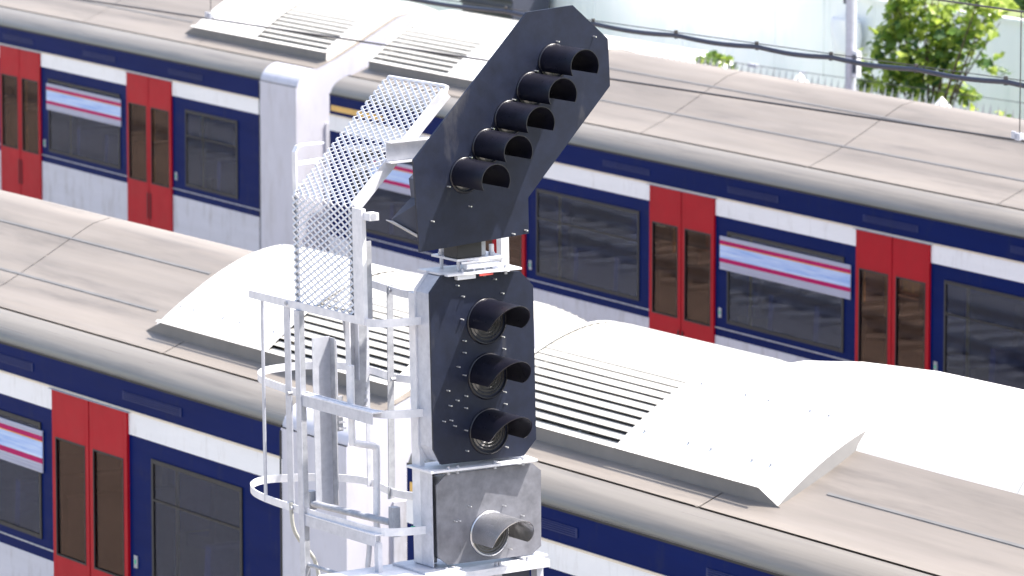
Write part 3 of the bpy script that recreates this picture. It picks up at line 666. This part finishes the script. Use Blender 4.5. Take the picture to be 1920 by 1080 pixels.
for i in range(len(clips) - 1):
    for t in range(8):
        f = t / 8; x = clips[i] + (clips[i + 1] - clips[i]) * f
        cp.append((x, -4.6, 5.385 + .0125 * (x - 21) - .018 * math.sin(math.pi * f)))
cp = [(8, -4.6, 5.30)] + cp + [(40, -4.6, 5.62)]
mw = [(x, -4.6, 5.41 + .0125 * (x - 21)) for x in (8, 19, 24, 30, 40)]
cb = wire_thing('aerial_cable', FAR, [('cable', cp, .0185, 'cable'), ('support_wire', mw, .0035, 'wire')], 'thick dark cable sagging between clips across the top of the scene', 'cable')
b = MB()
for x in clips: b.box(x - .012, x + .012, -4.61, -4.59, 5.36 + .0125 * (x - 21), 5.425 + .0125 * (x - 21), 'wire')
b.build('clip', cb)

# ------------------------------------------------------------ fence, hoarding, pole, van, plants
fr = empty('palisade_fence', FAR @ Matrix.Translation((0, 7.0, .55)), 'galvanised palisade fence with spiked pales behind the farther train', 'fence')
b = MB(); x = -60.0
while x < 45:
    h = 2.50 + random.uniform(-.012, .012); l_ = random.uniform(-.006, .006)
    b.add([(x - .034, 0, .05), (x - .012, -.02, .05), (x + .012, -.02, .05), (x + .034, 0, .05), (x - .040 + l_, 0, h - .02), (x - .012 + l_, -.02, h - .12), (x + .012 + l_, -.02, h - .12), (x + .040 + l_, 0, h), (x - .0 + l_, -.01, h - .14)], [(0, 1, 5, 4), (1, 2, 6, 5), (2, 3, 7, 6)], 'fence'); x += .142
b.build('pales', fr)
b = MB()
for z in (.45, 2.0): b.box(-60, 45, .003, .045, z, z + .05, 'fence')
b.build('rail', fr)
for x in (-20, -14, -8, -2.2, 6.9, 9.9, 13, 19):
    b = MB(); b.box(x - .05, x + .05, .05, .15, 0, 2.15, 'fence')
    if x in (6.9, 9.9): b.box(x - .06, x + .06, .04, .16, 2.15, 2.3, 'whitesheet'); b.add([(x - .11, -.01, 2.3), (x + .11, -.01, 2.3), (x + .11, .21, 2.3), (x - .11, .21, 2.3), (x, .1, 2.47)], [(0, 1, 4), (1, 2, 4), (2, 3, 4), (3, 0, 4), (3, 2, 1, 0)], 'whitesheet')
    b.build('post', fr)
wl = empty('hoarding', FAR @ Matrix.Translation((0, 11.0, .55)), 'pale mint panelled hoarding behind the tree and fence', 'hoarding')
b = MB(); n = 0; vs = []; x = -90.0
while x < 40:
    vs += [(x, 0, 0), (x, 0, 2.76), (x + 1.18, 0, 0), (x + 1.18, 0, 2.76), (x + 1.185, .012, 0), (x + 1.185, .012, 2.76), (x + 1.195, .012, 0), (x + 1.195, .012, 2.76)]; x += 1.2
fs = [(2 * i, 2 * i + 2, 2 * i + 3, 2 * i + 1) for i in range(len(vs) // 2 - 1)]
b.add(vs, fs, 'mint'); b.build('panel', wl); b = MB(); b.box(-90, 40, -.03, .06, 2.765, 2.81, 'mint'); b.build('capping', wl)
b = MB()
n = 9
for i in range(n):
    for j in range(n):
        pass
vs = []; fs = []
for i in range(n):
    for j in range(n):
        vs.append((i / (n - 1) * .68, .02 * math.sin(i * 1.3 + j * .8), j / (n - 1) * .52 + .05 * (1 - j / (n - 1)) * math.sin(i / (n - 1) * 2)))
for i in range(n - 1):
    for j in range(n - 1): fs.append((i * n + j, (i + 1) * n + j, (i + 1) * n + j + 1, i * n + j + 1))
b.add(vs, fs, 'whitesheet', True); o = b.build('banner_sheet'); so_ = o.modifiers.new('thick', 'SOLIDIFY'); so_.thickness = .006
o.matrix_world = FAR @ Matrix.Translation((1.55, 10.9, 2.55)); tag(o, 'blank white sheet hung on the mint hoarding left of the pole', 'sheet')
pl = empty('lineside_pole', FAR @ Matrix.Translation((11.32, 5.0, .3)), 'slim galvanised pole standing in front of the leafy tree', 'pole')
b = MB(); b.tube([(0, 0, -.6), (0, 0, 6.5)], .060, 'galv', 16); b.build('shaft', pl)
b = MB(); b.box(.08, .16, -.03, .03, 3.18, 3.46, 'galvb'); b.box(.06, .08, -.02, .02, 3.2, 3.44, 'galv'); b.box(.085, .155, -.035, -.031, 3.22, 3.42, 'cabinet'); b.build('junction_box', pl)
b = MB(); b.box(-.11, -.065, -.03, .03, 3.95, 4.2, 'cabinet'); b.build('bracket', pl)
wr = wire_thing('telephone_wire', FAR, [('wire', [(1.0, 6.5, 2.98), (5.5, 6.5, 3.10), (9, 6.5, 3.16), (14, 6.5, 3.24), (20, 6.5, 3.3)], .004, 'wire')], 'thin wire with frayed ends running just above the fence spikes', 'wire')
b = MB(); b.box(6.75, 6.95, 6.48, 6.52, 3.10, 3.14, 'galv'); b.box(7.85, 8.0, 6.49, 6.51, 3.13, 3.15, 'galv'); b.build('insulator', wr)
# van behind the fence
vn = empty('parked_van', FAR @ Matrix.Translation((-4.1, 8.5, .55)), 'white van parked behind the palisade fence, only its roof showing', 'van')
b = MB(); b.prism([(0, .45), (0, 1.75), (.15, 1.88), (3.85, 1.90), (4.05, 1.84), (4.30, 1.5), (4.5, 1.1), (4.75, 1.0), (4.8, .45)], 'y', 0, 1.85, 'vanw'); b.build('body', vn, bevel=0.06)
b = MB(); b.add([(4.32, .15, 1.46), (4.48, .15, 1.14), (4.48, 1.7, 1.14), (4.32, 1.7, 1.46)], [(0, 1, 2, 3)], 'glass'); b.v = [(x + .02, y, z + .02) for x, y, z in b.v]; b.build('windscreen', vn)
for x in (.9, 4.1):
    for y in (-.01, 1.66):
        b = MB(); b.prism([(x + .33 * math.cos(a * math.pi / 12), .33 + .33 * math.sin(a * math.pi / 12)) for a in range(24)], 'y', y, y + .2, 'rubberb'); b.build('wheel', vn)
# dark ribbed cabinet in front of the hoarding
cbn = empty('equipment_cabinet', FAR @ Matrix.Translation((-7.4, 10.3, .55)), 'dark ribbed cabinet on legs behind the train roof, left of the leaning arm', 'cabinet')
b = MB(); b.box(0, 1.5, 0, .6, 1.88, 2.5, 'cabinet')
for i in range(6): b.box(-.02, 1.52, -.025, -.001, 1.92 + i * .1, 1.96 + i * .1, 'rubberb')
b.build('box', cbn, bevel=.02)
b = MB()
for x in (.05, 1.4): b.box(x, x + .05, .1, .15, -.0, 1.879, 'galvd'); b.box(x, x + .05, .45, .5, 0, 1.879, 'galvd')
b.build('leg', cbn)

def leaf(mb, c, size, m, droop=.4):
    a = random.uniform(0, 2 * math.pi); tl = random.gauss(0, .55)
    d = Vector((math.cos(a), math.sin(a), -droop + random.gauss(0, .3))).normalized(); s_ = d.cross(Vector((0, 0, 1))).normalized()
    nrm = s_.cross(d); s_ = (s_ * math.cos(tl) + nrm * math.sin(tl)); nrm = s_.cross(d).normalized()
    pts = [(0, 0), (.10, .28), (.02, .50), (.42, .34), (.50, .62), (.72, .24), (1.05, 0), (.72, -.24), (.50, -.62), (.42, -.34), (.02, -.50), (.10, -.28)]
    vs = [Vector(c)] + [Vector(c) + d * (x * size) + s_ * (y * size * .9) + nrm * (abs(y) * size * .22 - x * x * size * .12) for x, y in pts]
    mb.add(vs, [(0, i, i + 1 if i < 12 else 1) for i in range(1, 13)], m)
def tree(mtx, name, label, cat, base_h, blobs, nl, size, mats, stems, outl=0.06, group=None):
    rt = empty(name, mtx, label, cat, group)
    b = MB()
    tot = sum(r_[3] * r_[4] * r_[5] for r_ in blobs)
    for (x, y, z, rx, ry, rz) in stems_to(blobs) if False else []: pass
    t0 = Vector((0, 0, -.2)); b.tube([t0, Vector((.03, 0, base_h * .5)), Vector((-.02, .02, base_h))], [.05 * outl / .06, .04 * outl / .06, .03 * outl / .06], 'bark', 8)
    tips = []
    for (x, y, z, rx, ry, rz, dens) in blobs:
        for s_ in range(stems):
            d = Vector((x + random.uniform(-.7, .7) * rx, y + random.uniform(-.7, .7) * ry, z + random.uniform(-.2, .9) * rz)); mid = Vector((x * .5, y * .5, (base_h + z) / 2)) + Vector((random.uniform(-.1, .1), random.uniform(-.1, .1), 0))
            b.tube([Vector((0, 0, base_h * .8)), mid, d], [.022, .014, .004], 'bark', 5); tips.append((mid, d))
    b.build('trunk', rt)
    b = MB(); sumd = sum(p[6] for p in blobs)
    for (x, y, z, rx, ry, rz, dens) in blobs:
        n = int(nl * dens / sumd); cl = [(random.gauss(0, .5), random.gauss(0, .5), random.gauss(0, .5)) for _ in range(max(3, n // 26))]
        for _ in range(n):
            c = random.choice(cl); p = Vector((x + rx * (c[0] + random.gauss(0, .14)), y + ry * (c[1] + random.gauss(0, .14)), z + rz * (c[2] + random.gauss(0, .14))))
            leaf(b, p, size * random.uniform(.6, 1.25), random.choices([m for m, _ in mats], [w_ for _, w_ in mats])[0])
    b.build('crown', rt); return rt
tree(FAR @ Matrix.Translation((7.35, 8.6, .55)), 'sapling_tree', 'bright yellow-green broadleaf sapling right of the slim pole', 'tree', 1.2,
     [(-.15, 0, 2.4, .80, .5, .6, 6), (.2, 0, 3.1, .95, .5, .6, 6), (-.95, 0, 2.35, .5, .4, .5, 1.8), (-.2, 0, 3.6, .9, .6, .5, 3), (.65, 0, 1.95, .35, .4, .35, 2), (1.1, 0, 3.2, .35, .3, .4, .35), (-.75, 0, 3.2, .35, .3, .4, .8)], 2300, .12, [('leaf', 5), ('leafm', 3), ('leafd', 1)], 5)
tree(FAR @ Matrix.Translation((3.75, 7.7, .55)), 'young_shrub', 'small green shrub poking over the fence below the thick cable', 'shrub', 1.4,
     [(0, 0, 2.32, .30, .25, .13, 3), (.25, 0, 2.15, .25, .2, .12, 1)], 190, .10, [('leaf', 1), ('leafm', 3)], 4)
tree(FAR @ Matrix.Translation((6.3, 12.6, .55)), 'dark_tree', 'dark leafy tree behind the hoarding in the upper right corner', 'tree', 1.6,
     [(-2.6, 0, 2.95, 1.1, .7, .5, 5), (-1.0, 0, 3.0, 1.2, .7, .5, 5), (-1.5, .4, 3.8, 1.8, .9, .6, 5), (-3.6, .3, 3.3, .8, .6, .5, 3)], 2600, .15, [('leafd', 8), ('leaf', 1)], 5, .14)
tree(FAR @ Matrix.Translation((4.2, 12.4, .55)), 'leaning_sapling', 'thin pale sapling behind the hoarding at the top edge', 'tree', 1.2,
     [(0, 0, 3.6, .5, .4, .4, 3)], 160, .13, [('leaf', 4), ('leafd', 1)], 5)
